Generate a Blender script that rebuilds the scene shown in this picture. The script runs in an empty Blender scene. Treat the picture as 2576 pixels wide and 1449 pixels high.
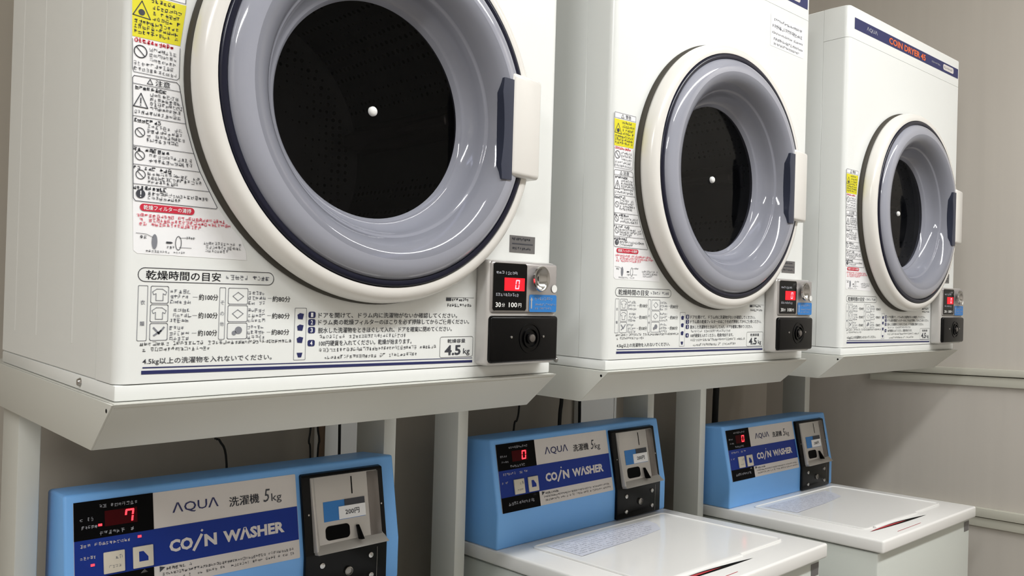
import bpy, bmesh, math, random
from mathutils import Vector, Matrix
random.seed(7)
SC = bpy.context.scene
COL = SC.collection
Z0 = 1.25                       # height of the dryer bases above the floor
R = math.radians

# ------------------------------------------------------------------ camera
def set_camera():
    yaw, pitch, roll = R(-42.0503), R(0.3557), R(1.6536)
    fw = Vector((-math.sin(yaw)*math.cos(pitch), math.cos(yaw)*math.cos(pitch), math.sin(pitch)))
    rt = Vector((math.cos(yaw), math.sin(yaw), 0)); up = rt.cross(fw)
    r2 = rt*math.cos(roll) + up*math.sin(roll); u2 = -rt*math.sin(roll) + up*math.cos(roll)
    cd = bpy.data.cameras.new('camera'); cd.sensor_width = 36; cd.lens = 2013.25/2576*36
    cd.clip_start = 0.02
    c = bpy.data.objects.new('camera', cd); COL.objects.link(c)
    m = Matrix((r2, u2, -fw)).transposed().to_4x4(); m.translation = (-0.2453, -0.8663, Z0+0.122)
    c.matrix_world = m
    SC.camera = c
set_camera()

# ------------------------------------------------------------------ world, light, exposure
w = bpy.data.worlds.new('world'); SC.world = w; w.use_nodes = True
w.node_tree.nodes['Background'].inputs[0].default_value = (0.9, 0.95, 1.0, 1)
w.node_tree.nodes['Background'].inputs[1].default_value = 0.05
def area(name, loc, sx, sy, power, col=(.985, 1, 1.005)):
    l = bpy.data.lights.new(name, 'AREA'); l.shape = 'RECTANGLE'; l.size = sx; l.size_y = sy
    l.energy = power; l.color = col
    o = bpy.data.objects.new(name, l); COL.objects.link(o); o.location = loc
    return o
CEIL = 2.90
LAMP_Y = -1.15
LAMPS = [(-1.45, LAMP_Y, 40), (0.70, LAMP_Y, 24.5), (1.72, LAMP_Y, 19)]  # first lamp is added, out of view, to brighten the left-facing sides
for (lx, ly, lp) in LAMPS:
    area('lamp_light', (lx, ly, CEIL-0.105), 1.15, 0.16, lp)
vs = SC.view_settings
vs.view_transform = 'Standard'; vs.look = 'None'; vs.gamma = 1; vs.use_curve_mapping = False
vs.exposure = 0.0

# ------------------------------------------------------------------ materials
def lin(c):
    out = []
    for v in c:
        v = v/255
        out.append(v/12.92 if v <= .04045 else ((v+.055)/1.055)**2.4)
    return (*out, 1)
MATS = {}
def mat(name, col, rough=.5, metal=0, emit=0, noise=0, nscale=(8, 8, 8), bump=0, coat=0, alpha=1, spec=.5, trans=0):
    m = bpy.data.materials.new(name); m.use_nodes = True
    nt = m.node_tree; b = nt.nodes['Principled BSDF']
    c = lin(col)
    b.inputs['Base Color'].default_value = c
    b.inputs['Roughness'].default_value = rough
    b.inputs['Metallic'].default_value = metal
    b.inputs['Coat Weight'].default_value = coat
    b.inputs['Coat Roughness'].default_value = .05
    b.inputs['Specular IOR Level'].default_value = spec
    b.inputs['Alpha'].default_value = alpha
    b.inputs['Transmission Weight'].default_value = trans
    if emit:
        b.inputs['Emission Color'].default_value = c; b.inputs['Emission Strength'].default_value = emit
    if noise or bump:
        tc = nt.nodes.new('ShaderNodeTexCoord'); mp = nt.nodes.new('ShaderNodeMapping')
        mp.inputs['Scale'].default_value = nscale
        nz = nt.nodes.new('ShaderNodeTexNoise'); nz.inputs['Scale'].default_value = 1; nz.inputs['Detail'].default_value = 4
        nt.links.new(tc.outputs['Object'], mp.inputs[0]); nt.links.new(mp.outputs[0], nz.inputs['Vector'])
        if noise:
            mx = nt.nodes.new('ShaderNodeMix'); mx.data_type = 'RGBA'
            mx.inputs[6].default_value = tuple(v*(1-noise) for v in c[:3])+(1,)
            mx.inputs[7].default_value = tuple(min(1, v*(1+noise)) for v in c[:3])+(1,)
            nt.links.new(nz.outputs[0], mx.inputs[0]); nt.links.new(mx.outputs[2], b.inputs['Base Color'])
        if bump:
            bp = nt.nodes.new('ShaderNodeBump'); bp.inputs['Strength'].default_value = bump; bp.inputs['Distance'].default_value = .002
            nt.links.new(nz.outputs[0], bp.inputs['Height']); nt.links.new(bp.outputs[0], b.inputs['Normal'])
    MATS[name] = m
    return m
mat('wall', (198, 192, 184), .75, noise=.05, nscale=(30, 30, 1.2), bump=.15)
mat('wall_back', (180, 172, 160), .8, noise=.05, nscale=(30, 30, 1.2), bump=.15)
mat('ceiling', (235, 233, 226), .8, noise=.02)
mat('floor', (150, 146, 140), .5, noise=.06, nscale=(5, 5, 5))
mat('trim', (205, 203, 190), .45, noise=.02)
mat('enamel', (234, 236, 234), .28, noise=.008, nscale=(4, 4, 4))
mat('cream', (226, 223, 218), .25, noise=.008)
mat('stand', (204, 204, 197), .45, noise=.02, nscale=(6, 6, 6))
mat('navy', (13, 16, 38), .25, spec=.4)
mat('navy_print', (32, 38, 92), .5)
mat('gap', (58, 54, 46), .7)
mat('dish', (154, 156, 168), .09, coat=.6, noise=.01)
mat('plate', (196, 192, 188), .3, metal=.3)
mat('latch', (54, 58, 74), .35)
mat('black', (4, 4, 5), .25, spec=.2)
mat('black_matt', (7, 7, 8), .5, spec=.06)
mat('chrome', (190, 188, 186), .16, metal=1)
mat('steel', (150, 147, 143), .3, metal=1, noise=.04, nscale=(40, 40, 2))
mat('dark_steel', (120, 115, 112), .25, metal=.7)
mat('white_print', (235, 235, 232), .5)
mat('label_white', (244, 244, 246), .45)
mat('ink', (58, 60, 68), .6)
mat('ink_grey', (128, 130, 138), .6)
mat('ink_light', (168, 170, 178), .6)
mat('yellow', (226, 216, 30), .5)
mat('red_print', (205, 34, 62), .5)
mat('pink_print', (222, 92, 112), .5)
mat('orange_print', (224, 104, 48), .5)
mat('grey_sticker', (112, 110, 110), .4, metal=.2)
mat('blue_sticker', (42, 122, 196), .4)
mat('band_blue', (12, 48, 140), .4, spec=.25)
mat('panel_grey', (218, 212, 208), .42, noise=.02, nscale=(60, 60, 60))
mat('housing_blue', (122, 184, 250), .42, noise=.015)
mat('button', (214, 206, 190), .45)
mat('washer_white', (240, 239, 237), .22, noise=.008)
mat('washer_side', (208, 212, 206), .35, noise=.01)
mat('lid_gloss', (243, 242, 240), .12)
mat('paper', (222, 224, 234), .3, noise=.06, nscale=(25, 25, 25))
mat('red_label', (186, 44, 54), .45)
mat('led_red', (255, 40, 50), .4, emit=4)
mat('led_glow', (225, 8, 28), .4, emit=1.0)
mat('led_digit', (255, 120, 130), .4, emit=3.0)
mat('led_dim', (60, 4, 8), .5, emit=.08, spec=.08)
mat('led_green', (30, 90, 60), .4)
mat('rubber', (20, 19, 18), .6)
mat('pipe_brown', (120, 96, 76), .5)
mat('hose_grey', (120, 116, 108), .5)
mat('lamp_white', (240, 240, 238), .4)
mat('tube', (255, 250, 240), .4, emit=6)

def glass_mat(name, tint, refl_rough, diff, amount, ior=1.45):
    """smoked plastic: see-through with a share of its own grey"""
    m = bpy.data.materials.new(name); m.use_nodes = True; nt = m.node_tree
    nt.nodes.remove(nt.nodes['Principled BSDF'])
    out = nt.nodes['Material Output']
    tr = nt.nodes.new('ShaderNodeBsdfTransparent'); tr.inputs[0].default_value = lin(tint)
    df = nt.nodes.new('ShaderNodeBsdfDiffuse'); df.inputs[0].default_value = lin(diff)
    gl = nt.nodes.new('ShaderNodeBsdfGlossy'); gl.inputs['Roughness'].default_value = refl_rough
    mx = nt.nodes.new('ShaderNodeMixShader'); mx.inputs[0].default_value = amount
    fr = nt.nodes.new('ShaderNodeFresnel'); fr.inputs[0].default_value = ior
    m2 = nt.nodes.new('ShaderNodeMixShader')
    nt.links.new(tr.outputs[0], mx.inputs[1]); nt.links.new(df.outputs[0], mx.inputs[2])
    nt.links.new(fr.outputs[0], m2.inputs[0]); nt.links.new(mx.outputs[0], m2.inputs[1]); nt.links.new(gl.outputs[0], m2.inputs[2])
    nt.links.new(m2.outputs[0], out.inputs[0])
    MATS[name] = m
glass_mat('smoked_wall', (175, 177, 190), .06, (164, 166, 178), .68)
glass_mat('smoked_bulge', (150, 152, 168), .06, (164, 166, 178), .62)
mat('silver', (196, 193, 190), .35, metal=.25)
mat('silver_plate', (178, 174, 173), .25, metal=.5)
glass_mat('smoked_disc', (200, 200, 206), .03, (40, 40, 44), .02, 1.22)

def drum_mat():
    m = mat('drum', (105, 105, 106), .4, metal=.5)
    nt = m.node_tree; b = nt.nodes['Principled BSDF']
    tc = nt.nodes.new('ShaderNodeTexCoord'); vo = nt.nodes.new('ShaderNodeTexVoronoi')
    vo.inputs['Scale'].default_value = 75; vo.inputs['Randomness'].default_value = .15
    rp = nt.nodes.new('ShaderNodeValToRGB'); rp.color_ramp.elements[0].position = .25; rp.color_ramp.elements[1].position = .3
    rp.color_ramp.elements[0].color = lin((8, 8, 8)); rp.color_ramp.elements[1].color = lin((110, 110, 112))
    nt.links.new(tc.outputs['Object'], vo.inputs['Vector']); nt.links.new(vo.outputs['Distance'], rp.inputs[0])
    nt.links.new(rp.outputs[0], b.inputs['Base Color'])
drum_mat()

# ------------------------------------------------------------------ helpers
def link(name, me, m, parent=None, smooth=False):
    if smooth:
        for p in me.polygons: p.use_smooth = True
    me.materials.append(MATS[m])
    o = bpy.data.objects.new(name, me); COL.objects.link(o)
    if parent is not None: o.parent = parent
    return o
def empty(name, loc, rz=0, scale=1):
    o = bpy.data.objects.new(name, None); COL.objects.link(o)
    o.empty_display_size = .05
    o.location = loc; o.rotation_euler = (0, 0, rz); o.scale = (scale,)*3
    return o
def tag(o, label=None, cat=None, group=None, kind=None):
    if label: o['label'] = label
    if cat: o['category'] = cat
    if group: o['group'] = group
    if kind: o['kind'] = kind
    return o
def from_bm(name, bm, m, parent=None, smooth=False, angle=None):
    bmesh.ops.recalc_face_normals(bm, faces=bm.faces)
    me = bpy.data.meshes.new(name); bm.to_mesh(me); bm.free()
    o = link(name, me, m, parent, smooth)
    if angle:
        me.set_sharp_from_angle(angle=R(angle))
    return o
def rbox_bm(bm, x0, x1, y0, y1, z0, z1, bev=0, seg=2):
    b2 = bmesh.new(); bmesh.ops.create_cube(b2, size=1)
    for v in b2.verts:
        v.co = Vector(((x0+x1)/2+v.co.x*(x1-x0), (y0+y1)/2+v.co.y*(y1-y0), (z0+z1)/2+v.co.z*(z1-z0)))
    if bev:
        bmesh.ops.bevel(b2, geom=b2.edges[:], offset=bev, segments=seg, profile=.5, affect='EDGES')
    tmp = bpy.data.meshes.new('t'); b2.to_mesh(tmp); b2.free(); bm.from_mesh(tmp); bpy.data.meshes.remove(tmp)
def rbox(name, x0, x1, y0, y1, z0, z1, m, parent=None, bev=.002, seg=2):
    bm = bmesh.new(); rbox_bm(bm, x0, x1, y0, y1, z0, z1, bev, seg)
    return from_bm(name, bm, m, parent, True, 40)
def hexa(name, pts, m, parent=None, bev=0, seg=2):
    """8 corners: bottom ring (4) then top ring (4)"""
    bm = bmesh.new(); v = [bm.verts.new(p) for p in pts]
    for f in ((0, 3, 2, 1), (4, 5, 6, 7), (0, 1, 5, 4), (1, 2, 6, 5), (2, 3, 7, 6), (3, 0, 4, 7)):
        bm.faces.new([v[i] for i in f])
    if bev: bmesh.ops.bevel(bm, geom=bm.edges[:], offset=bev, segments=seg, profile=.5, affect='EDGES')
    return from_bm(name, bm, m, parent, True, 40)
def prism_x(name, prof, x0, x1, m, parent=None, bev=0, seg=2):
    """closed (y,z) outline extruded along x"""
    bm = bmesh.new()
    a = [bm.verts.new((x0, y, z)) for y, z in prof]; b = [bm.verts.new((x1, y, z)) for y, z in prof]
    bm.faces.new(a); bm.faces.new(b[::-1])
    n = len(prof)
    for i in range(n): bm.faces.new((a[i], b[i], b[(i+1) % n], a[(i+1) % n]))
    if bev: bmesh.ops.bevel(bm, geom=bm.edges[:], offset=bev, segments=seg, profile=.5, affect='EDGES')
    return from_bm(name, bm, m, parent, True, 35)
def revolve(name, prof, cx, cz, m, parent=None, n=96, a0=0, a1=360, angle=50, flip=False):
    """(r, y) profile turned about the door axis (local y)"""
    bm = bmesh.new(); full = (a1-a0 >= 360); rings = []
    k = n if full else n+1
    for i in range(k):
        t = R(a0+(a1-a0)*i/n); row = []
        for r, y in prof: row.append(bm.verts.new((cx+r*math.cos(t), y, cz+r*math.sin(t))))
        rings.append(row)
    for i in range(n):
        A = rings[i]; B = rings[(i+1) % k]
        for j in range(len(prof)-1):
            try: bm.faces.new((A[j], A[j+1], B[j+1], B[j]))
            except ValueError: pass
    bmesh.ops.remove_doubles(bm, verts=bm.verts[:], dist=1e-6)
    o = from_bm(name, bm, m, parent, True, angle)
    if flip and sum(p.normal.y*p.area for p in o.data.polygons) > 0: o.data.flip_normals()
    return o
def tube(name, pts, r, m, parent=None, n=8):
    """smooth round cord through the points"""
    P = [Vector(p) for p in pts]; path = []
    for i in range(len(P)-1):
        p0 = P[max(i-1, 0)]; p1 = P[i]; p2 = P[i+1]; p3 = P[min(i+2, len(P)-1)]
        for k in range(6):
            t = k/6
            path.append(.5*((2*p1)+(p2-p0)*t+(2*p0-5*p1+4*p2-p3)*t*t+(3*p1-p0-3*p2+p3)*t**3))
    path.append(P[-1])
    bm = bmesh.new(); rows = []
    for i, c in enumerate(path):
        d = (path[min(i+1, len(path)-1)]-path[max(i-1, 0)]).normalized()
        s = d.orthogonal() if abs(d.x) > .9 else d.cross(Vector((1, 0, 0)))
        s.normalize(); q = d.cross(s)
        rows.append([bm.verts.new(c+r*(s*math.cos(2*math.pi*j/n)+q*math.sin(2*math.pi*j/n))) for j in range(n)])
    for i in range(len(rows)-1):
        for j in range(n): bm.faces.new((rows[i][j], rows[i][(j+1) % n], rows[i+1][(j+1) % n], rows[i+1][j]))
    bm.faces.new(rows[0][::-1]); bm.faces.new(rows[-1])
    return from_bm(name, bm, m, parent, True, 60)

_tc = {}
def text_geo(s, bold=0, shear=0):
    key = (s, bold, shear)
    if key not in _tc:
        cu = bpy.data.curves.new('t', 'FONT'); cu.body = s; cu.size = 1; cu.resolution_u = 2; cu.offset = bold; cu.shear = shear
        ob = bpy.data.objects.new('t', cu); COL.objects.link(ob)
        dg = bpy.context.evaluated_depsgraph_get(); ev = ob.evaluated_get(dg); me = ev.to_mesh()
        V = [(v.co.x, v.co.y) for v in me.vertices]; Fc = [tuple(p.vertices) for p in me.polygons]
        ev.to_mesh_clear(); bpy.data.objects.remove(ob); bpy.data.curves.remove(cu)
        _tc[key] = (V, Fc)
    return _tc[key]

class Sheet:
    """flat print laid on a surface: frame = origin, axis u, axis v, normal"""
    def __init__(s, o, eu, ev, n, h=.0004):
        s.o, s.eu, s.ev, s.n = Vector(o), Vector(eu), Vector(ev), Vector(n)
        s.h = h; s.V = []; s.F = []
    def new(s, h=None): return Sheet(s.o, s.eu, s.ev, s.n, s.h if h is None else h)
    def pt(s, u, v): return s.o+s.eu*u+s.ev*v+s.n*s.h
    def poly(s, pts):
        k = len(s.V); s.V += [s.pt(*p) for p in pts]; s.F.append(tuple(range(k, k+len(pts)))); return s
    def rect(s, u0, u1, v0, v1): return s.poly([(u0, v0), (u1, v0), (u1, v1), (u0, v1)])
    def rrect_pts(s, u0, u1, v0, v1, r, n=5):
        out = []
        for cx, cy, a in ((u1-r, v0+r, -90), (u1-r, v1-r, 0), (u0+r, v1-r, 90), (u0+r, v0+r, 180)):
            for i in range(n+1): t = R(a+90*i/n); out.append((cx+r*math.cos(t), cy+r*math.sin(t)))
        return out
    def rrect(s, u0, u1, v0, v1, r): return s.poly(s.rrect_pts(u0, u1, v0, v1, r))
    def stroke(s, pts, w, closed=False):
        n = len(pts)
        for i in range(n if closed else n-1):
            a = Vector(pts[i]); b = Vector(pts[(i+1) % n]); d = b-a
            if d.length < 1e-9: continue
            d.normalize(); q = Vector((-d.y, d.x))*w/2; e = d*w*.35
            s.poly([tuple(a-e-q), tuple(b+e-q), tuple(b+e+q), tuple(a-e+q)])
        return s
    def box(s, u0, u1, v0, v1, w, r=0):
        return s.stroke(s.rrect_pts(u0, u1, v0, v1, r) if r else [(u0, v0), (u1, v0), (u1, v1), (u0, v1)], w, True)
    def disc(s, u, v, ru, rv=None, n=20):
        rv = rv or ru
        return s.poly([(u+ru*math.cos(2*math.pi*i/n), v+rv*math.sin(2*math.pi*i/n)) for i in range(n)])
    def ring(s, u, v, ru, w, rv=None, n=24):
        rv = rv or ru
        return s.stroke([(u+ru*math.cos(2*math.pi*i/n), v+rv*math.sin(2*math.pi*i/n)) for i in range(n)], w, True)
    def no(s, u, v, r, w):
        s.ring(u, v, r, w); q = r*.7; return s.stroke([(u-q, v+q), (u+q, v-q)], w)
    def text(s, t, u0, u1, v0, v1, bold=0, shear=0):
        if bold > .012 and any(ord(c) > 0x2fff for c in t):      # heavy kanji: struck twice instead of outset
            d = (v1-v0)*bold*1.2; s.text(t, u0, u1-d, v0, v1, 0, shear); u0 += d; bold = 0
        V, Fc = text_geo(t, bold, shear)
        if not V: return s
        x0 = min(p[0] for p in V); x1 = max(p[0] for p in V); y0 = min(p[1] for p in V); y1 = max(p[1] for p in V)
        k = len(s.V)
        s.V += [s.pt(u0+(p[0]-x0)/(x1-x0)*(u1-u0), v0+(p[1]-y0)/(y1-y0)*(v1-v0)) for p in V]
        s.F += [tuple(i+k for i in f) for f in Fc]; return s
    def scrawl(s, u0, u1, v, h, heavy=.13, gap=.10, skip=.03):
        """a row of print too small to read: little clusters of strokes"""
        u = u0; rnd = random
        while u < u1-h*.6:
            c = h*rnd.uniform(.7, 1.0)
            if rnd.random() > skip:
                w = h*heavy*.85
                for k in range(rnd.choice((2, 3, 4))):
                    vv = v-h/2+h*rnd.uniform(.05, 1); a = u+c*rnd.uniform(0, .3); b = u+c*rnd.uniform(.6, 1)
                    s.rect(a, b, vv-w/2, vv+w/2)
                for k in range(rnd.choice((1, 2, 3))):
                    uu = u+c*rnd.uniform(.05, .95); a = v-h*rnd.uniform(.1, .5); b = v+h*rnd.uniform(.1, .5)
                    s.rect(uu-w/2, uu+w/2, a, b)
            u += c+h*gap
        return s
    def build(s, name, m, parent):
        me = bpy.data.meshes.new(name); me.from_pydata([tuple(v) for v in s.V], [], s.F); me.update()
        o = link(name, me, m, parent)
        if len(s.F) > 1: o['kind'] = 'stuff'
        return o

def copy_tree(o, parent=None):
    c = o.copy(); COL.objects.link(c); c.parent = parent
    for ch in [x for x in o.children]: copy_tree(ch, c)
    return c

# ------------------------------------------------------------------ the room
XW, YB, XL, YF = 2.42, 0.68, -2.5, -2.6
def slab(name, *a):
    m = a[6]; o = rbox(name, *a[:6], m, None, 0); return tag(o, kind='structure')
slab('floor', XL-.1, XW+.1, YF-.1, YB+.1, -.1, 0, 'floor')
slab('ceiling', XL-.1, XW+.1, YF-.1, YB+.1, CEIL, CEIL+.1, 'ceiling')
slab('wall_back', XL-.1, XW+.1, YB, YB+.1, 0, CEIL, 'wall_back')
slab('wall_right', XW, XW+.1, YF, YB, 0, CEIL, 'wall')
slab('wall_left', XL-.1, XL, YF, YB, 0, CEIL, 'wall')
slab('wall_front', XL-.1, XW+.1, YF-.1, YF, 0, CEIL, 'wall')
def rail(name, zf, zb_, h, t):
    """trim strip along the right wall; zf, zb_ = top height near and far end"""
    y0, y1 = YF+.002, .30
    zt = lambda y: Z0+zf+(zb_-zf)*(y+.14)/.24
    o = hexa(name, [(XW-t, y0, zt(y0)-h), (XW, y0, zt(y0)-h), (XW, y1, zt(y1)-h), (XW-t, y1, zt(y1)-h),
                    (XW-t, y0, zt(y0)), (XW, y0, zt(y0)), (XW, y1, zt(y1)), (XW-t, y1, zt(y1))], 'trim', None, .0015)
    return tag(o, kind='structure')
rail('trim_1', -.060, -.069, .0205, .020)
rail('trim_2', -.0835, -.0925, .029, .012)
rail('trim_3', -.4735, -.4835, .0265, .020)
rail('trim_4', -.5030, -.5130, .027, .012)

def ceiling_lamp(x, y, label):
    t = empty('ceiling_lamp', (x, y, CEIL-.10))
    tag(t, label, 'lamp', 'ceiling lamps')
    prism_x('lamp_body', [(-.09, .06), (-.05, .10), (.05, .10), (.09, .06)], -.63, .63, 'lamp_white', t, .002)
    for s in (-1, 1):
        bm = bmesh.new()
        bmesh.ops.create_cone(bm, cap_ends=True, segments=16, radius1=.013, radius2=.013, depth=1.16,
                              matrix=Matrix.Translation((0, s*.05, .02)) @ Matrix.Rotation(R(90), 4, 'Y'))
        from_bm('tube', bm, 'tube', t, True, 40)
        for e in (-1, 1): rbox('tube_holder', e*.59-.012, e*.59+.012, s*.05-.016, s*.05+.016, -.002, .068, 'lamp_white', t, .003)
ceiling_lamp(LAMPS[0][0], LAMPS[0][1], 'white twin tube ceiling lamp added far left to brighten the dryer sides')
ceiling_lamp(LAMPS[1][0], LAMPS[1][1], 'white twin tube ceiling lamp in front of the nearest dryer')
ceiling_lamp(LAMPS[2][0], LAMPS[2][1], 'white twin tube ceiling lamp in front of the far dryer')

# ------------------------------------------------------------------ dryer
W, H, D = .634, .8043, .50
GX, GZ = .307, .3507

def holed_panel(name, x0, x1, z0, z1, y0, y1, cx, cz, r, m, parent, bev):
    """front panel with a round opening and rounded outer edges"""
    bm = bmesh.new(); rbox_bm(bm, x0, x1, y0, y1, z0, z1, 0)
    ed = [e for e in bm.edges if all(abs(v.co.y-y0) < 1e-6 for v in e.verts) or
          (abs(e.verts[0].co.z-e.verts[1].co.z) < 1e-6 and False)]
    ed = [e for e in ed if abs(e.verts[0].co.x-e.verts[1].co.x) < 1e-6]
    bmesh.ops.bevel(bm, geom=ed, offset=bev, segments=6, profile=.5, affect='EDGES')
    for yy in (y0, y1):
        f = [f for f in bm.faces if all(abs(v.co.y-yy) < 1e-6 for v in f.verts)][0]
        cs = sorted(f.verts, key=lambda v: math.atan2(v.co.z-cz, v.co.x-cx)); bmesh.ops.delete(bm, geom=[f], context='FACES_ONLY')
        n = 96; ring = [bm.verts.new((cx+r*math.cos(-math.pi+2*math.pi*i/n), yy, cz+r*math.sin(-math.pi+2*math.pi*i/n))) for i in range(n)]
        ang = [math.atan2(v.co.z-cz, v.co.x-cx) for v in cs]
        def near(a):
            return min(range(4), key=lambda k: abs(math.atan2(math.sin(a-ang[k]), math.cos(a-ang[k]))))
        for i in range(n):
            a = ring[i]; b = ring[(i+1) % n]
            ka = near(-math.pi+2*math.pi*i/n); kb = near(-math.pi+2*math.pi*((i+1) % n)/n)
            if ka == kb: bm.faces.new((a, b, cs[ka]))
            else: bm.faces.new((a, b, cs[kb], cs[ka]))
        if yy == y0: r0 = ring
        else:
            for i in range(n): bm.faces.new((r0[i], r0[(i+1) % n], ring[(i+1) % n], ring[i]))
    return from_bm(name, bm, m, parent, True, 30)

SEG = {'0': 'abcdef', '7': 'abcf'}
def seven_seg(sh, ch, u0, u1, v0, v1, t, lean=.12):
    vm = (v0+v1)/2; g = t*.3
    def q(u, v): return (u+lean*(v-v0), v)
    bars = {'a': (u0+g, u1-g, v1-t, v1), 'd': (u0+g, u1-g, v0, v0+t), 'g': (u0+g, u1-g, vm-t/2, vm+t/2),
            'f': (u0, u0+t, vm+g, v1-g), 'b': (u1-t, u1, vm+g, v1-g), 'e': (u0, u0+t, v0+g, vm-g), 'c': (u1-t, u1, v0+g, vm-g)}
    for s in SEG[ch]:
        a, b, c, d = bars[s]; sh.poly([q(a, c), q(b, c), q(b, d), q(a, d)])

def make_dryer():
    t = empty('coin_dryer', (0, 0, 0))
    # --- cabinet
    sh = rbox('cabinet', .0002, W-.0002, .0618, D, .0172, H-.0002, 'enamel', t, .001, 1)
    bm = bmesh.new(); bm.from_mesh(sh.data)
    bmesh.ops.delete(bm, geom=[f for f in bm.faces if f.normal.y < -.9 and f.calc_area() > .01], context='FACES_ONLY'); bm.to_mesh(sh.data); bm.free()
    for y in (.155, .315, .43):
        rib = prism_x('rib', [(-.005, 0), (0, -.0009), (.005, 0), (0, .001)], .05, H-.12, 'enamel', sh)
        rib.data.transform(Matrix(((0, 1, 0, .0010), (0, 0, 0, 0), (0, 0, 0, 0), (0, 0, 0, 1))) @ Matrix.Identity(4) if False else Matrix.Identity(4))
        # prism runs along x: stand it upright on the left side wall
        for v in rib.data.vertices:
            L, dy, dz = v.co.x, v.co.y, v.co.z
            v.co = (dz+.0003, y+dy, L)
        rib.data.update()
    holed_panel('front_panel', 0, W, .0175, .7295, 0, .0612, GX, GZ, .205, 'enamel', t, .013)
    bm = bmesh.new(); rbox_bm(bm, 0, W, 0, .0612, .7303, H, 0)
    bmesh.ops.bevel(bm, geom=[e for e in bm.edges if all(abs(v.co.y) < 1e-6 for v in e.verts) and abs(e.verts[0].co.x-e.verts[1].co.x) < 1e-6], offset=.013, segments=6, profile=.5, affect='EDGES')
    bmesh.ops.bevel(bm, geom=[e for e in bm.edges if all(abs(v.co.z-H) < 1e-6 and v.co.y < .05 for v in e.verts)], offset=.004, segments=3, profile=.5, affect='EDGES')
    hp = from_bm('header_panel', bm, 'enamel', t, True, 30)
    bp = rbox('base_panel', .0002, W-.0002, .0002, D-.001, 0, .0166, 'enamel', t, .0022, 2)
    # screw low on the side
    sc = revolve('screw', [(0.0001, -.004), (.0035, -.0035), (.005, -.001), (.005, .002)], 0, 0, 'chrome', bp, 16)
    for v in sc.data.vertices: v.co = (v.co.y+.0004, .115+v.co.x, .009+v.co.z)
    # --- drum
    dr = revolve('drum', [(.205, .012), (.206, .06), (.235, .07), (.235, .42), (.20, .43), (.0001, .435)], GX, GZ, 'drum', t, 72, angle=30)
    for a in (20, 140, 260):
        ba = hexa('baffle', [(-.028, .09, -.234), (.028, .09, -.234), (.028, .40, -.234), (-.028, .40, -.234),
                            (-.008, .10, -.185), (.008, .10, -.185), (.008, .39, -.185), (-.008, .39, -.185)], 'dark_steel', dr, .006)
        ba.data.transform(Matrix.Translation((GX, 0, GZ)) @ Matrix.Rotation(R(a), 4, 'Y'))
    # --- door
    do = revolve('door', [(.224, -.004), (.2405, -.0085), (.2448, -.0108), (.2466, -.0165), (.2455, -.0265), (.2425, -.0330), (.2375, -.0370), (.232, -.0386), (.2268, -.0380), (.2255, -.030)], GX, GZ, 'cream', t, 128)
    revolve('hinge_gap', [(.2055, .004), (.2480, -.0003), (.2484, -.0030), (.2474, -.0070), (.2440, -.0105), (.225, -.0105)], GX, GZ, 'gap', do, 128)
    revolve('gasket', [(.2257, -.025), (.2255, -.0380), (.2240, -.0402), (.2205, -.0408), (.2175, -.0398), (.2166, -.030)], GX, GZ, 'navy', do, 128)
    ds = revolve('window_dish', [(.2172, -.033), (.2165, -.0395), (.212, -.0445), (.206, -.048), (.199, -.0500), (.192, -.0501)], GX, GZ, 'dish', do, 128)
    revolve('window_bulge', [(.192, -.0501), (.1885, -.0498), (.184, -.0484), (.1785, -.0452), (.1748, -.0415), (.1715, -.038), (.1675, -.032), (.1640, -.0245)], GX, GZ, 'smoked_bulge', ds, 128, flip=True)
    revolve('window_well', [(.1640, -.0245), (.1628, -.0225), (.1614, -.0222), (.1602, -.0205), (.1580, -.012), (.1535, -.002), (.1470, .006), (.1440, .0082), (.1424, .0080), (.1410, .0095), (.138, .0148)], GX, GZ, 'smoked_wall', ds, 128, flip=True)
    revolve('door_liner', [(.2164, -.031), (.200, -.026), (.185, -.020), (.170, -.0125), (.160, -.001), (.150, .0105), (.1415, .0150), (.1415, .022), (.2035, .022)], GX, GZ, 'dish', do, 96, flip=True)
    revolve('window_pane', [(.138, .0148), (.12, .0158), (.08, .0166), (.04, .017), (.0001, .0172)], GX, GZ, 'smoked_disc', ds, 96, flip=True)
    revolve('centre_cap', [(.0062, .0168), (.0062, .014), (.005, .0122), (.0025, .0113), (.0001, .011)], GX, GZ, 'white_print', ds, 24)
    # latch recess and handle
    pts = []
    bm = bmesh.new(); n = 14; rows = []
    for i in range(n+1):
        z = .2785+(.4180-.2785)*i/n; zz = z-GZ
        ro = math.sqrt(.2268**2-zz**2)
        e = min(1, min(i, n-i)/2.0); inn = .4690+(1-e)*.006+.008*(1-(2*i/n-1)**2)
        rows.append([bm.verts.new(c) for c in ((inn, -.030, z), (inn, -.0512, z), (inn+.002, -.0520, z), (.4930, -.0518, z), (.4930, -.030, z))])
    for i in range(n):
        for j in range(4): bm.faces.new((rows[i][j], rows[i][j+1], rows[i+1][j+1], rows[i+1][j]))
    bm.faces.new(rows[0]); bm.faces.new(rows[-1][::-1])
    from_bm('latch_recess', bm, 'latch', do, True, 35)
    bm = bmesh.new(); rbox_bm(bm, .4910, .5560, -.0535, -.004, .2855, .4285, .0065, 4)
    for v in bm.verts:                       # thinner at its outer side, slightly bowed
        k = (v.co.x-.4910)/.065
        if v.co.y < -.03: v.co.y += .009*k*k
    from_bm('door_handle', bm, 'cream', do, True, 50)

    # --- print on the front panel
    S = Sheet((0, 0, 0), (1, 0, 0), (0, 0, 1), (0, -1, 0))
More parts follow.
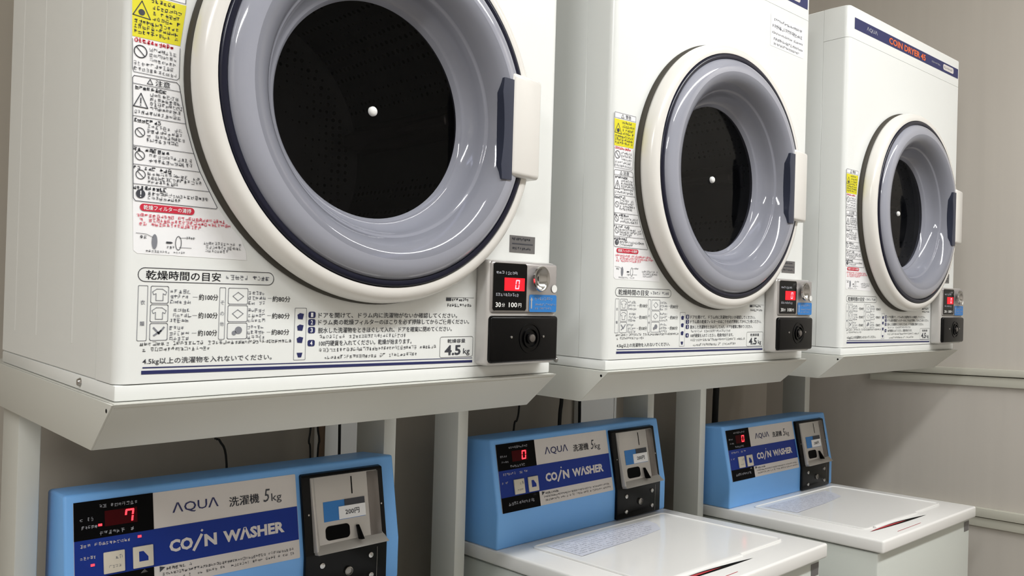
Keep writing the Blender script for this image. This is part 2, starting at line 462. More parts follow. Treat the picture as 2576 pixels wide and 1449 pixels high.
    edge = [(.4285, .0602), (.421, .0594), (.3733, .0545), (.3375, .0547), (.3254, .0570), (.3091, .0604), (.2886, .0644), (.2663, .0715), (.2439, .0799), (.2277, .0887), (.2060, .1008), (.1900, .1130), (.1742, .1278), (.1600, .1345), (.1501, .1356)]
    def redge(z):
        for (za, ua), (zb, ub) in zip(edge, edge[1:]):
            if za >= z >= zb: return ua+(ub-ua)*(za-z)/(za-zb)
        return edge[-1][1]
    cl = S.new(.0003)
    cl.poly([(.0055, .4285), (.0075, .33), (.0115, .22), (.0141, .1545), (.018, .1515)]+[(u, z) for z, u in edge[::-1]])
    cl = cl.build('caution_label', 'label_white', t)
    S.new(.0006).poly([(.0050, .4168), (.0064, .3722), (.0545, .3727), (.0598, .4168)]).build('yellow_patch', 'yellow', cl)
    k = S.new(.0009)                         # dark print
    k.box(.0058, .0590, .4185, .4275, .0005); k.text('警告', .033, .047, .4198, .4262, .02)
    k.stroke([(.022, .4202), (.0255, .4262), (.029, .4202)], .0007, True)
    k.stroke([(.0148, .4098), (.0064, .3941), (.0235, .3928)], .0009, True); k.disc(.0148, .3982, .0032)
    for z, a, b in ((.4128, .024, .048), (.4062, .0255, .055), (.4003, .0255, .056), (.3945, .0255, .0545), (.3885, .0075, .0535), (.3832, .0075, .0535), (.3780, .0075, .052)):
        k.scrawl(a, b, z, .0044)
    k.no(.0149, .358, .0062, .0009)
    for z, a in ((.3622, .0235), (.3567, .0235), (.3512, .0235), (.3456, .0085), (.3402, .0085)): k.scrawl(a, .0515, z, .0042, .10)
    k.stroke([(.0066, .3695), (.0075, .339), (.009, .3362), (.052, .3362), (.0545, .3385), (.0545, .3700)], .0005)
    k.stroke([(.0079, .330), (.0095, .3325), (.052, .3335), (.0548, .331)]+[(u-.001, z) for z, u in edge[4:11]]+[(.0985, .2045), (.0145, .2052), (.0122, .2080)], .0006, True)
    for z in (.3245, .2917, .2615, .2425, .2225): k.stroke([(.0085+(.33-z)*.03, z), (redge(z)-.0015, z)], .0005)
    k.stroke([(.0225, .3265), (.0252, .3315), (.0279, .3265)], .0007, True); k.text('注意', .0305, .0455, .3258, .3320, .03)
    k.stroke([(.0166, .3155), (.0098, .3016), (.0236, .3012)], .0009, True); k.rect(.0161, .0171, .305, .311); k.rect(.0161, .0171, .3028, .304)
    for z, a, b, hv in ((.3208, .0105, .042, .2), (.3160, .0255, .056, .11), (.3112, .0255, .058, .11), (.3064, .0255, .059, .11), (.3018, .0255, .060, .11), (.2962, .0105, .060, .11),
                        (.2876, .0105, .040, .2), (.2828, .0235, .060, .11), (.2782, .0235, .062, .11), (.2735, .0235, .064, .11), (.2688, .0235, .058, .11),
                        (.2578, .0108, .046, .2), (.2528, .0265, .071, .11), (.2478, .0265, .074, .11),
                        (.2390, .0112, .056, .2), (.2345, .0255, .079, .11), (.2302, .0255, .083, .11), (.2260, .0255, .060, .11),
                        (.2188, .0115, .044, .2), (.2140, .0265, .089, .11), (.2095, .0265, .060, .11)):
        k.scrawl(a, b, z, .0042, hv)
    for u, z in ((.0168, .2755), (.0174, .2519), (.0187, .2325)): k.no(u, z, .0046, .0007)
    k.disc(.0193, .2128, .0046)
    k.poly([(.0465, .1635), (.0465, .1655), (.0515, .1655), (.0535, .1645), (.0515, .1635)])
    k.ring(.0591, .1645, .0030, .0006, .0072); k.stroke([(.060, .170), (.066, .1705), (.075, .1705)], .0004); k.stroke([(.060, .160), (.073, .160)], .0004)
    k.stroke([(.016, .1725), (.026, .172), (.033, .169)], .0004); k.scrawl(.020, .029, .1685, .0035); k.scrawl(.047, .056, .1595, .0032); k.scrawl(.067, .078, .1705, .003)
    for z, a, b in ((.1665, .086, .129), (.1622, .088, .129), (.1582, .088, .114)): k.scrawl(a, b, z, .0036, .10)
    k.scrawl(.026, .050, .1545, .0028, .1); k.scrawl(.054, .068, .1545, .0028, .1)
    k.build('label_print', 'ink', cl)
    S.new(.0009).disc(.0346, .1646, .0028, .0078).build('filter_drawing', 'ink_grey', cl)
    S.new(.0012).rect(.0188, .0198, .2118, .2158).rect(.0188, .0198, .2095, .2106).build('mark', 'label_white', cl)
    r_ = S.new(.0009); r_.scrawl(.0085, .047, .3690, .0042, .22); r_.build('red_heading', 'red_print', cl)
    S.new(.0009).rrect(.0190, .0750, .1955, .2030, .0036).build('red_pill', 'red_print', cl)
    S.new(.0012).text('乾燥フィルターの清掃', .0225, .0715, .1968, .2017, .01).build('pill_lettering', 'label_white', cl)
    p_ = S.new(.0009)
    for z, a, b in ((.1908, .016, .110), (.1865, .019, .1165), (.1823, .019, .085)): p_.scrawl(a, b, z, .0040, .14)
    p_.build('pink_print', 'pink_print', cl)

    g = S.new(.0004)                         # instructions printed straight on the panel
    g.box(.0196, .1690, .1230, .1372, .0007, .0068)
    g.text('乾燥時間の目安', .0272, .1066, .1252, .1348, .02)
    g.text('4.5kg以上の洗濯物を入れないでください。', .0265, .1695, .0362, .0438, .008)
    for (u0, z) in ((.0829, .1078), (.0829, .0880), (.0829, .0690)): pass
    for z, s in ((.1078, '約100分'), (.0880, '約100分'), (.0690, '約100分')): g.text(s, .0829, .1042, z-.0034, z+.0034, .015)
    for z, s in ((.1072, '約80分'), (.0876, '約80分'), (.0688, '約80分')): g.text(s, .1682, .1907, z-.0034, z+.0034, .015)
    for z, a, b in ((.0584, .0225, .195), (.0524, .0258, .100)): g.scrawl(a, b, z, .0044, .10)
    L = ['ドアを開けて、ドラム内に洗濯物がないか確認してください。', 'ドラム奥の乾燥フィルターのほこりを必ず掃除してからご使用ください。', '脱水した洗濯物をときほぐして入れ、ドアを確実に閉めてください。',
         '', '100円硬貨を入れてください。乾燥が始まります。']
    for s, u0, u1, z in ((L[0], .2285, .445, .0885), (L[1], .2285, .467, .0800), (L[2], .2285, .436, .0702), (L[4], .2305, .368, .0545)):
        g.text(s, u0, u1, z-.0034, z+.0034, .008)
    for z, a, b in ((.0622, .2305, .361), (.0462, .2305, .408), (.0372, .238, .378)): g.scrawl(a, b, z, .0048, .10)
    g.text('乾燥容量', .4290, .4610, .0505, .0560, .01)
    g.text('4.5', .4245, .4530, .0335, .0475, .03)
    g.text('kg', .4575, .4695, .0325, .0425, .01)
    g.box(.4160, .4750, .0308, .0590, .0005, .003)
    g.rect(.4245, .4335, .1085, .1128); g.scrawl(.435, .470, .1105, .004, .2); g.stroke([(.4245, .1135), (.4746, .1135)], .0004); g.scrawl(.426, .471, .1025, .0046, .12)
    g.build('panel_print', 'ink', t)
    b = S.new(.0004)                         # paler print: boxes, drawings
    for u0, u1, us in ((.0202, .0507, .0296), (.1059, .1384, .1125)):
        b.box(u0, us, .0618, .1187, .0005, .001)
        for z0, z1 in ((.1008, .1185), (.0812, .0992), (.0620, .0796)):
            a = us+.0032; b.box(a, u1, z0, z1, .0006, .0015)
    def shirt(u, z, s):
        b.stroke([(u-s*.3, z-s*.5), (u-s*.3, z+s*.1), (u-s*.5, z), (u-s*.6, z+s*.25), (u-s*.25, z+s*.5), (u+s*.25, z+s*.5), (u+s*.6, z+s*.25), (u+s*.5, z), (u+s*.3, z+s*.1), (u+s*.3, z-s*.5)], .0006, True)
    shirt(.0416, .1095, .012); shirt(.0416, .0900, .012)
    b.stroke([(.0365, .0750), (.0420, .0690), (.0470, .0755)], .0018); b.stroke([(.0370, .0670), (.0440, .0720)], .0018)
    for z in (.1095, .0900): b.stroke([(.121, z), (.127, z+.0045), (.1335, z), (.127, z-.0050)], .0007, True)
    b.disc(.1285, .0715, .0042); b.disc(.1235, .0685, .0026)
    for z in (.1078, .0880, .0690):
        b.stroke([(.0765, z), (.0815, z)], .0004); b.stroke([(.1625, z), (.1670, z)], .0004)
        for dz, a in ((.0056, 0), (0, 0), (-.0056, 0)):
            b.scrawl(.0525, .0745, z+dz, .0044, .12); b.scrawl(.1390, .1610, z+dz, .0044, .12)
    b.scrawl(.1125, .1630, .1300, .0056, .14)
    b.text('衣', .0226, .0272, .0990, .1038, .01); b.text('類', .0226, .0272, .0770, .0818, .01)
    b.text('そ', .1070, .1114, .1000, .1044); b.text('の', .1070, .1114, .0880, .0922); b.text('他', .1070, .1114, .0765, .0810)
    b.box(.1972, .2123, .0356, .0969, .0005, .001)
    b.build('faint_print', 'ink_grey', t)
    nv = S.new(.0004)
    nv.poly([(.0267, .0332), (.4745, .0282), (.4745, .0290), (.0267, .0345)])
    nv.poly([(.0256, .0270), (.4748, .0222), (.4748, .0255), (.0256, .0308)])
    for z in (.0889, .0800, .0706, .0551): nv.rrect(.2150, .2245, z-.0038, z+.0038, .0022)
    for z in (.0870, .0735, .0590): nv.poly([(.2015, z-.003), (.2075, z-.0035), (.209, z+.003), (.204, z+.004), (.2005, z+.002)])
    nv.poly([(.201, .0440), (.2085, .0440), (.207, .0385), (.203, .0385)])
    nv.build('navy_marks', 'navy_print', t)
    wn = S.new(.0007)
    for z, s in ((.0889, '1'), (.0800, '2'), (.0706, '3'), (.0551, '4')): wn.text(s, .2182, .2212, z-.0026, z+.0026, .02)
    wn.build('step_numbers', 'label_white', t)
    gs = rbox('grey_sticker', .541, .5935, -.0006, .0001, .1822, .2075, 'grey_sticker', t, 0)
    k2 = S.new(.0009); k2.scrawl(.545, .583, .2022, .0042, .2); k2.rect(.546, .589, .1945, .1962); k2.scrawl(.546, .586, .1885, .0042, .14); k2.build('sticker_print', 'ink', gs)
    # header band
    hb = S.new(.0004).rect(.0251, .6187, .7528, .7793).build('name_band', 'navy_print', hp)
    S.new(.0008).text('ΛQUΛ', .083, .137, .7610, .7715, .01).build('brand_lettering', 'ink_light', hp)
    S.new(.0008).text('COIN DRYER 45', .198, .407, .7575, .7735, .03).build('model_lettering', 'orange_print', hp)
    z_ = S.new(.0008); z_.scrawl(.440, .500, .7660, .005, .15); z_.build('small_lettering', 'ink_light', hp)
    bd = S.new(.0008).rrect(.5180, .5870, .7590, .7745, .006).build('badge', 'panel_grey', hp)
    q_ = S.new(.0011); q_.scrawl(.524, .582, .7668, .007, .12); q_.build('badge_print', 'ink_grey', hp)

    # --- coin box
    cb = rbox('coin_box', .477, .6165, -.0275, .001, .0185, .1685, 'silver', t, .007, 3)
    up = rbox('upper_plate', .4805, .6145, -.0305, -.02, 0.0925, .1670, 'silver_plate', cb, .005, 3)
    lo = rbox('lock_plate', .4800, .6160, -.0335, -.02, .0225, .0895, 'black', cb, .005, 3)
    C = Sheet((0, -.0305, 0), (1, 0, 0), (0, 0, 1), (0, -1, 0))
    C.new(.0006).rrect(.4830, .5485, .0968, .1640, .004).build('display_panel', 'black', cb)
    C.new(.0004).box(.4830, .5485, .0968, .1640, .0012, .004).build('display_rim', 'chrome', cb)
    C.new(.0010).rect(.5040, .5440, .1250, .1435).build('display_glow', 'led_glow', cb)
    e = C.new(.0014); seven_seg(e, '0', .5245, .5325, .1275, .1410, .0018); e.build('display_digit', 'led_digit', cb)
    e = C.new(.0010); e.scrawl(.4880, .5020, .1503, .0050, .22); e.scrawl(.5060, .5300, .1503, .005, .22); e.scrawl(.488, .535, .1190, .0048, .2)
    e.build('display_print', 'ink_light', cb)
    e = C.new(.0010); e.text('30', .488, .4985, .1015, .1085, .02); e.text('分', .500, .506, .1018, .1075, .01); e.text('100', .5135, .5300, .1015, .1085, .02); e.text('円', .5320, .5385, .1018, .1075, .01)
    e.build('price_print', 'white_print', cb)
    cu = revolve('coin_slot_cup', [(.0190, -.0008), (.0182, -.0034), (.0168, -.0034), (.0145, -.0008), (.010, .0030), (.005, .0048), (.0001, .0052)], 0, 0, 'chrome', cb, 40)
    for v in cu.data.vertices: v.co = (.5720+v.co.x*.86, -.0306+v.co.y-.006, .1440+v.co.z)
    sl = C.new(.0012).rect(.5705, .5722, .1400, .1500).build('coin_slot', 'black', cb)
    C.new(.0012).disc(.6065, .1300, .0058, .0058).build('white_dot', 'white_print', cb)
    bs = C.new(.0008).rrect(.5545, .6120, .0950, .1205, .003).build('blue_sticker', 'blue_sticker', cb)
    e = C.new(.0012); e.poly([(.5575, .1000), (.5600, .1000), (.5600, .1120), (.5615, .1120), (.5588, .1170), (.5560, .1120), (.5575, .1120)])
    e.scrawl(.566, .604, .1145, .005, .10); e.scrawl(.566, .608, .1062, .0035, .10); e.scrawl(.566, .602, .1005, .0035, .10)
    e.build('sticker_lettering', 'ink_light', cb)
    for i, (r0, r1, y) in enumerate(((.0225, .0195, -.0345), (.0150, .0125, -.036), (.0085, .0060, -.0365))):
        q = revolve('lock_ring', [(r0, -.030), (r0, y), (r1, y), (r1, -.0325)], 0, 0, 'black', lo, 36)
        for v in q.data.vertices: v.co = (.5565+v.co.x, v.co.y, .0572+v.co.z)
    q = revolve('lock_core', [(.0058, -.032), (.0055, -.0385), (.003, -.0395), (.0001, -.0395)], 0, 0, 'dark_steel', lo, 24)
    for v in q.data.vertices: v.co = (.5565+v.co.x, v.co.y, .0572+v.co.z)
    for u in (.5180, .5830):
        q = revolve('rivet', [(.0022, -.033), (.0018, -.0348), (.0001, -.0353)], 0, 0, 'chrome', lo, 12)
        for v in q.data.vertices: v.co = (u+v.co.x, v.co.y, .0590+v.co.z)
    return t

DRY = [(0, 0, 1.4396, 0), (.7526, .0057, -.6147, -.0012), (1.5359, -.0157, -1.6745, .001)]
DLAB = ['large white coin dryer nearest the camera, its top cut off by the frame',
        'middle white coin dryer with a printed notice near its top right corner',
        'farthest white coin dryer, its navy band with orange lettering in full view']
proto = make_dryer()
dryers = [proto]+[copy_tree(proto) for _ in range(2)]
for o, (x, y, a, z), lb in zip(dryers, DRY, DLAB):
    o.location = (x, y, Z0+z); o.rotation_euler.z = R(a); tag(o, lb, 'dryer', 'coin dryers in a row')
# notice only on the middle one
S = Sheet((0, 0, 0), (1, 0, 0), (0, 0, 1), (0, -1, 0))
nt_ = S.new(.0004).rect(.474, .606, .6440, .7090).build('notice', 'label_white', dryers[1])
k = S.new(.0008)
for z, a, b, h in ((.7000, .486, .598, .0060), (.6860, .479, .603, .0080), (.6725, .479, .603, .0050), (.6600, .486, .600, .0060), (.6505, .486, .590, .0050)): k.scrawl(a, b, z, h, .15)
k.build('notice_print', 'ink_grey', nt_)

# ------------------------------------------------------------------ stands
def make_stand(i, posts, py, pd, label):
    x, y, a, z = DRY[i]
    t = empty('dryer_stand', (x, y, 0), R(a)); tag(t, label, 'stand', 'steel stands under the dryers')
    zt = Z0+z; f0, f1, dz = -.013, .050, .056
    x0, x1 = -.004, W+.002
    rbox('shelf_plate', x0+.002, x1-.002, f0+.004, .56, zt-.006, zt-.0004, 'stand', t, .0005, 1)
    th = .003
    hexa('front_skirt', [(x0, f1, zt-dz), (x1, f1, zt-dz), (x1, f1+th, zt-dz), (x0, f1+th, zt-dz), (x0, f0, zt-.0008), (x1, f0, zt-.0008), (x1, f0+th, zt-.0008), (x0, f0+th, zt-.0008)], 'stand', t, .0007)
    for s in (0, 1):
        xa, xb = ((x0-.0015, x0+.0015), (x1-.0015, x1+.0015))[s]
        dz2 = dz+.006
        hexa('side_skirt', [(xa, f1+.001, zt-dz), (xb, f1+.001, zt-dz), (xb, .56, zt-dz2), (xa, .56, zt-dz2), (xa, f0+.001, zt-.0012), (xb, f0+.001, zt-.0012), (xb, .56, zt-.0012), (xa, .56, zt-.0012)], 'stand', t, .0006)
    Sheet((x0-.0015, 0, zt), (0, 1, 0), (0, 0, 1), (-1, 0, 0)).disc(.0035, -.0085, .0022, .0022, 12).build('corner_hole', 'black_matt', t)
    ca, sa = math.cos(R(a)), math.sin(R(a))
    for (wx0, wx1), p_y in zip(posts, py):
        cx, cy = (wx0+wx1)/2-x, p_y-y            # world -> stand frame
        lx, ly = cx*ca+cy*sa, -cx*sa+cy*ca; hw = (wx1-wx0)/2
        po = rbox('post', lx-hw, lx+hw, ly, ly+pd, .006, zt-.03, 'stand', t, .002)
        rbox('foot_plate', lx-hw-.012, lx+hw+.012, ly-.01, ly+pd+.01, 0, .006, 'stand', po, .001, 1)
    rbox('rear_beam', .0, W+(.06 if i == 2 else 0), .505, .545, zt-.05, zt-.0050, 'stand', t, .002)
make_stand(0, [(.000, .029), (.602, .630)], (.440, .425), .095, 'off-white steel stand with slanted skirt under the nearest dryer')
make_stand(1, [(.750, .776), (1.345, 1.370)], (.385, .380), .080, 'off-white steel stand with slanted skirt under the middle dryer')
make_stand(2, [(1.526, 1.551), (2.205, 2.235)], (.350, .418), .080, 'off-white steel stand with slanted skirt under the farthest dryer')

# ------------------------------------------------------------------ washer
WW = .535; ZB, ZT, YT, YBK = .0714, .2143, .0306, .135
LD, ZF, LH = .4107, .0199, .0298
LN = math.hypot(YT, ZT-ZB)
def make_washer(digit):
    t = empty('coin_washer', (0, 0, 0))
    base = -(Z0-.3936)                       # floor, in the washer's own frame (lid hinge at z = 0)
    sl = ZF/LD
    zb = lambda y: -LH-.0032-y*sl
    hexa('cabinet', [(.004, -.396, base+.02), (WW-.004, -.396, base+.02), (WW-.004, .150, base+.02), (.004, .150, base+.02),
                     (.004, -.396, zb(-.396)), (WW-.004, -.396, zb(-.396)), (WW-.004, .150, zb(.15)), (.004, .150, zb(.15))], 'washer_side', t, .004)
    for u in (.05, WW-.05):
        for y in (-.35, .10): rbox('foot', u-.02, u+.02, y-.02, y+.02, base, base+.021, 'rubber', t, .003)
    yb = .154; zr = -yb*sl
    deck = hexa('top_deck', [(0, -LD, ZF-LH), (WW, -LD, ZF-LH), (WW, yb, zr-LH), (0, yb, zr-LH), (0, -LD, ZF), (WW, -LD, ZF), (WW, yb, zr), (0, yb, zr)], 'washer_white', t, .005, 3)
    ll = math.hypot(LD, ZF)
    eu, ev, nn = Vector((1, 0, 0)), Vector((0, -LD/ll, ZF/ll)), Vector((0, ZF/ll, LD/ll))
    G = Sheet((0, 0, 0), eu, ev, nn)
    P = lambda u, s, h: G.o+eu*u+ev*s+nn*h
    bm = bmesh.new()
    o_ = G.rrect_pts(.066, .490, .028, .338, .012, 4); i_ = G.rrect_pts(.072, .484, .034, .332, .009, 4)
    A = [bm.verts.new(P(u, s, .0002)) for u, s in o_]; B = [bm.verts.new(P(u, s, .0030)) for u, s in o_]
    Cc = [bm.verts.new(P(u, s, .0034)) for u, s in G.rrect_pts(.069, .487, .031, .335, .010, 4)]; Dd = [bm.verts.new(P(u, s, .0016)) for u, s in i_]
    n = len(o_)
    for X, Y in ((A, B), (B, Cc), (Cc, Dd)):
        for j in range(n): bm.faces.new((X[j], X[(j+1) % n], Y[(j+1) % n], Y[j]))
    bm.faces.new(Dd)
    lid = from_bm('lid', bm, 'lid_gloss', t, True, 25)
    # finger slot with red warning strip
    def lens(u0, u1, s0, s1, dep, k=12):
        up = [(u0+(u1-u0)*j/k, s0+(s1-s0)*j/k-dep*math.sin(math.pi*j/k)) for j in range(k+1)]
        dn = [(u0+(u1-u0)*j/k, s0+(s1-s0)*j/k+dep*.35*math.sin(math.pi*j/k)) for j in range(k+1)]
        return up+dn[::-1][1:-1]
    G.new(.0006).poly(lens(.060, .330, .353, .366, .0100)).build('finger_slot', 'black_matt', lid)
    G.new(.0011).poly(lens(.055, .235, .3525, .3590, .0052)).build('red_strip', 'red_label', lid)
    hexa('slot_lip', [P(.10, .340, .0002), P(.325, .340, .0002), P(.322, .350, .0002), P(.10, .348, .0002), P(.10, .340, .006), P(.325, .340, .006), P(.322, .348, .004), P(.10, .346, .004)], 'washer_white', lid, .001)
    e = G.new(.0006); e.rect(.11, .235, .392, .3935); e.build('red_line', 'red_label', lid)
    # instruction sticker on the lid panel
    st = G.new(.0022).poly([(.090, .047), (.405, .050), (.395, .085), (.365, .120), (.250, .135), (.093, .1435)]).build('lid_sticker', 'paper', lid)
    e = G.new(.0027)
    for s in (.058, .068, .078, .088, .098, .108, .118, .128): e.scrawl(.098, .375-max(0, s-.09)*1.6, s, .0050, .10, skip=.25)
    e.stroke([(.093, .1435), (.170, .137), (.250, .135)], .0008)
    e.build('sticker_print', 'ink_light', st)
    # rating plate under the lid, right end of the front
    F = Sheet((0, -.396, 0), (1, 0, 0), (0, 0, 1), (0, -1, 0))
    rp = F.new(.0006).rect(.495, .525, -.046, -.020).build('rating_plate', 'grey_sticker', t)
    # --- control housing
    ho = prism_x('control_housing', [(0, -.0005), (0, ZB), (YT, ZT), (YBK, .2025), (YBK+.005, -.0075)], 0, WW, 'housing_blue', t, .0045, 3)
    co = (ZT-ZB)/LN; si = YT/LN
    K = Sheet((0, 0, ZB), (1, 0, 0), (0, si, co), (0, -co, si))
    fp = K.new(.0005).rrect(.012, .344, -.0005, .1343, .002).build('overlay', 'panel_grey', ho)
    K.new(.0009).rect(.0125, .3435, .0287, .0820).build('blue_band', 'band_blue', ho)
    e = K.new(.0013); e.rect(.0122, .1180, .0818, .1345); e.rect(.0125, .1165, -.0006, .0289); e.build('black_panel', 'black_matt', ho)
    K.new(.0010).text('ΛQUΛ', .1454, .2146, .0985, .1155, .005).build('brand_lettering', 'navy_print', ho)
    e = K.new(.0010); e.text('洗濯機', .2312, .2802, .0970, .1120, .03); e.text('5', .2870, .2985, .0965, .1165, 0, .25); e.text('kg', .3005, .3178, .0925, .1085, 0); e.build('capacity_lettering', 'ink', ho)
    e = K.new(.0012)
    e.text('CO', .139, .1735, .0445, .0625, .045); e.stroke([(.1745, .0425), (.1865, .0625)], .0042); e.text('N', .1905, .2096, .0445, .0625, .045); e.disc(.1875, .0690, .0022, .0022, 4)
    e.text('WΛSHER', .2195, .3196, .0445, .0630, .045); e.build('name_lettering', 'panel_grey', ho)
    e = K.new(.0010); e.poly([(.1245, .0195), (.1245, .0275), (.1325, .0255)])
    e.scrawl(.134, .175, .0225, .0048, .14); e.scrawl(.128, .335, .0155, .0044, .11); e.scrawl(.128, .335, .0085, .0044, .11, skip=.2); e.build('notes_print', 'ink', ho)
    # display
    K.new(.0017).rect(.0520, .0955, .0965, .1180).build('display_window', 'led_dim', ho)
    e = K.new(.0021); seven_seg(e, digit, .0775, .0895, .0985, .1165, .0026); e.build('display_digit', 'led_red', ho)
    e = K.new(.0017); e.scrawl(.045, .097, .1250, .0055, .1); e.scrawl(.020, .040, .1095, .005, .12); e.scrawl(.022, .042, .0985, .005, .12); e.scrawl(.045, .090, .0880, .006, .12); e.scrawl(.030, .105, .0150, .007, .12)
    e.build('display_print', 'ink_light', ho)
    for u, s in ((.0458, .0997), (.0978, .0752), (.0352, .0465)):
        if digit == '7': K.new(.0019).rect(u-.0025, u+.0025, s-.0016, s+.0016).build('indicator_lamp', 'led_red', ho)
    e = K.new(.0013); e.scrawl(.020, .092, .0735, .0050, .12, skip=.2); e.scrawl(.019, .040, .0570, .0045, .12); e.poly([(.098, .0235), (.1085, .0235), (.1035, .0282)]); e.build('band_print', 'panel_grey', ho)
    def on_face(o):
        for v in o.data.vertices: v.co = K.o+K.eu*v.co.x+K.ev*v.co.y+K.n*v.co.z
        o.data.update(); return o
    for j, (u0, u1, s0, s1) in enumerate(((.0491, .0772, .0312, .0609), (.0880, .1161, .0312, .0613))):
        bu = on_face(rbox('button', u0, u1, s0, s1, .0004, .0036, 'button', ho, .0012))
    e = K.new(.0039); e.poly([(.0960, .0400), (.0960, .0540), (.1020, .0540), (.1085, .0455), (.1085, .0400)]); e.build('button_mark', 'band_blue', ho)
    e = K.new(.0039); e.scrawl(.064, .073, .0520, .006, .12); e.scrawl(.056, .073, .0400, .0040, .10); e.build('button_print', 'ink_grey', ho)
    # --- coin unit
    cu = prism_x('coin_unit', [(-.008, .0025), (-.008, ZB+.001), (YT*.895-.008*co-.002, ZB+.131*co), (YT*.895+.004, ZB+.133*co), (.004, ZB), (.004, .0025)], .3505, .5055, 'black', t, .003, 3)
    O = .0085                                # height of the unit above the slanted face
    mp_ = on_face(rbox('coin_plate', .3650, .4930, .0030, .1245, O-.003, O+.0022, 'plate', cu, .0012))
    on_face(hexa('plate_fold', [(.3650, .004, O+.001), (.3770, .004, O+.001), (.3770, .1240, O+.001), (.3650, .1240, O+.001), (.3665, .004, O+.010), (.3690, .004, O+.010), (.3690, .1235, O+.003), (.3665, .1235, O+.003)], 'plate', cu, .0006))
    on_face(hexa('plate_lip', [(.3660, -.0010, O-.001), (.4960, -.0010, O-.001), (.4960, .0200, O-.001), (.3660, .0160, O-.001), (.3660, -.0010, O+.015), (.5020, .0005, O+.015), (.4960, .0120, O+.0050), (.3680, .0100, O+.0050)], 'plate', cu, .0015))
    K2 = K.new(O+.0028)
    on_face(rbox('plate_side', .4720, .4945, .0120, .1235, O-.003, O+.0030, 'dark_steel', cu, .0012))  # right side of the plate; the black it reflects is put into its colour
    K2.new(O+.0028).rect(.4402, .4422, .0895, .1190).build('coin_slot', 'black_matt', cu)
    K2.rect(.3855, .4640, .0492, .0820).build('blue_sticker', 'blue_sticker', cu)
    K2.new(O+.0033).rect(.4250, .4640, .0712, .0820).build('sticker_picture', 'ink', cu)
    on_face(rbox('price_tag', .4133, .4645, .0500, .0712, O+.0025, O+.0042, 'label_white', cu, .0004, 1))
    K2.new(O+.0047).text('200円', .4250, .4520, .0560, .0650, .01).build('price_lettering', 'ink', cu)
    K2.new(O+.0030).rrect(.3868, .4320, .0185, .0418, .007).build('return_opening', 'black_matt', cu)
    on_face(hexa('return_lever', [(.4470, .012, O+.002), (.4525, .012, O+.002), (.4490, .0365, O+.002), (.4440, .0365, O+.002), (.4470, .012, O+.016), (.4525, .012, O+.016), (.4490, .0365, O+.006), (.4440, .0365, O+.006)], 'black_matt', cu, .0008))
    for u, z in ((.380, .0530), (.472, .0540), (.381, .0178), (.4735, .0190)):
        q = revolve('screw', [(.0052, -.0075), (.0046, -.0102), (.002, -.0108), (.0001, -.0108)], 0, 0, 'chrome', cu, 16)
        for v in q.data.vertices: v.co = (u+v.co.x, v.co.y, z+v.co.z)
    q = revolve('lock', [(.0078, -.0075), (.0075, -.0115), (.0055, -.0125), (.005, -.0105), (.0001, -.0105)], 0, 0, 'steel', cu, 24)
    for v in q.data.vertices: v.co = (.4294+v.co.x, v.co.y, .0350+v.co.z)
    Fv = Sheet((0, -.008, 0), (1, 0, 0), (0, 0, 1), (0, -1, 0))
    Fv.new(.0006).rect(.4845, .4852, .006, .066).build('door_seam', 'steel', cu)
    for u, s in ((.3600, .0650), (.4985, .0646)):
        q = revolve('rivet', [(.0020, 0), (.0016, -.0016), (.0001, -.002)], 0, 0, 'chrome', cu, 10)
        for v in q.data.vertices: v.co = K.o+K.eu*(u+v.co.x)+K.ev*(s+v.co.z)+K.n*(O-v.co.y-.001)
    return t
WSH = [(.0443, .3474, -1.8172, 0, 1, '7'), (.8024, .3179, -.3761, .0063, 1, '0'), (1.5666, .2822, -2.0278, .0105, .97, '0')]
WLAB = ['blue and white coin washer nearest the camera, its display reading 7',
        'blue and white coin washer under the middle dryer, lid cut off at the bottom edge',
        'blue and white coin washer beside the right wall, its whole lid in view']
w7 = make_washer('7'); w0 = make_washer('0'); w3 = copy_tree(w0)
for o, (x, y, a, z, s, d), lb in zip((w7, w0, w3), WSH, WLAB):
    o.location = (x, y, Z0-.3936+z if s == 1 else (Z0-.3936)*s*1.0); o.rotation_euler.z = R(a); o.scale = (s, s, s); tag(o, lb, 'washer', 'coin washers in a row')

# ------------------------------------------------------------------ cords and pipes behind
def cord(name, pts, r, m, label, cat):
    o = tube(name, [(x, y, Z0+z) for x, y, z in pts], r, m); tag(o, label, cat); return o

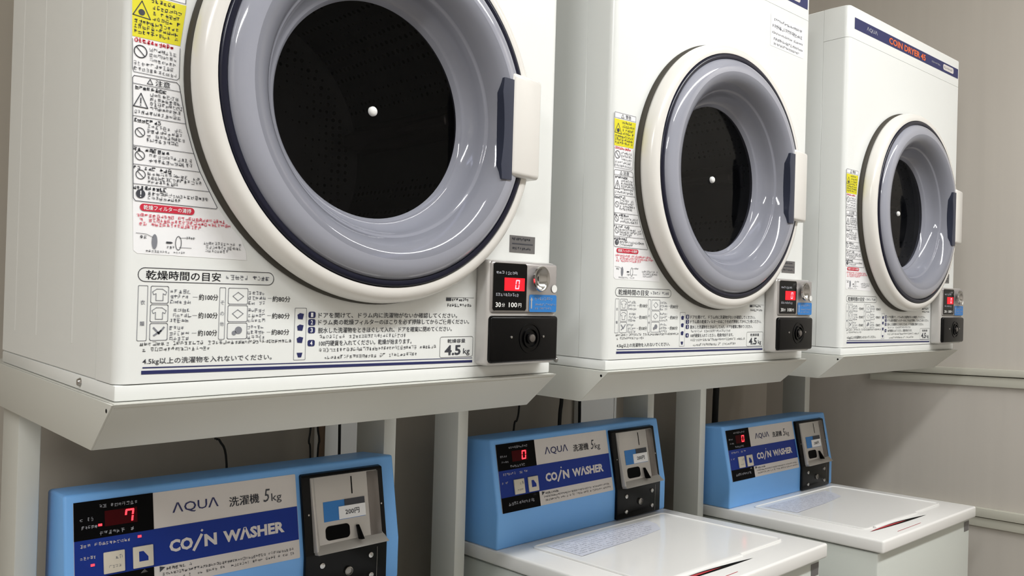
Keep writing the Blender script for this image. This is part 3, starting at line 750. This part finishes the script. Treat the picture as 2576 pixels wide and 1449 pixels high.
BY = .58
cord('power_cord', [(.340, BY, -.045), (.338, BY, -.150), (.348, BY, -.165), (.362, BY, -.209), (.366, BY, -.40)], .0022, 'rubber', 'thin black cord slanting down behind the left part of the nearest washer', 'cord')
cord('power_cord', [(.531, BY, -.045), (.531, BY, -.150), (.528, BY, -.185), (.532, BY, -.215), (.535, BY, -.42)], .0020, 'rubber', 'leftmost of two thin black cords hanging close together behind the nearest washer', 'cord')
cord('power_cord', [(.547, BY, -.045), (.546, BY, -.150), (.551, BY, -.185), (.548, BY, -.215), (.545, BY, -.42)], .0020, 'rubber', 'thin black cord hanging just left of the brown pipe', 'cord')
cord('wall_pipe', [(.572, BY+.03, -.03), (.572, BY+.03, -.2), (.572, BY+.03, -.6)], .0075, 'pipe_brown', 'thin brown pipe running down the wall behind the nearest washer', 'pipe')
cord('power_cord', [(.596, BY, -.045), (.596, BY, -.15), (.597, BY, -.215), (.600, BY, -.42)], .0030, 'rubber', 'thick black cord hanging just right of the brown pipe', 'cord')
cord('power_cord', [(1.098, BY, -.05), (1.094, BY, -.16), (1.088, BY, -.19), (1.078, BY, -.215), (1.070, BY, -.42)], .0024, 'rubber', 'leftmost black cord, bending left, above the middle washer', 'cord')
cord('power_cord', [(1.245, BY, -.045), (1.243, BY, -.15), (1.238, BY, -.205), (1.236, BY, -.42)], .0050, 'rubber', 'thick black cord hanging in the middle above the middle washer', 'cord')
cord('power_cord', [(1.313, BY, -.045), (1.312, BY, -.16), (1.313, BY, -.215), (1.313, BY, -.42)], .0040, 'rubber', 'rightmost straight black cord hanging above the middle washer', 'cord')
cord('power_cord', [(1.945, BY, -.006), (1.944, BY, -.16), (1.942, BY, -.215), (1.940, BY, -.42), (1.940, BY, -.9), (1.940, BY, -1.238)], .0100, 'rubber', 'thick black cable bundle hanging behind the washer by the right wall', 'cord')
cord('drain_hose', [(1.630, BY+.05, -.10), (1.655, BY+.05, -.20), (1.700, BY+.05, -.36), (1.735, BY+.05, -.50), (1.75, BY+.04, -.9)], .014, 'hose_grey', 'grey hose slanting down between the middle and the farthest stand', 'hose')

def light_board(x0, x1, label):  # pale boards added to brighten the wall where light passes the dryer gaps
    t = empty('gap_light_board', ((x0+x1)/2, YB, 0)); tag(t, label, 'light_board', 'pale boards added as gap light on the back wall')
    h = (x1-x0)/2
    rbox('board_face', -h, h, -.022, -.0002, 0, 1.7, 'lamp_white', t, .003)
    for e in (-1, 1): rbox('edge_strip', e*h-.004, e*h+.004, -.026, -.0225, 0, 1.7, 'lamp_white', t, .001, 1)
light_board(.592, .730, 'pale vertical board added as gap light on the wall behind the nearest washer')
light_board(1.395, 1.545, 'pale vertical board added as gap light on the wall behind the middle washer')
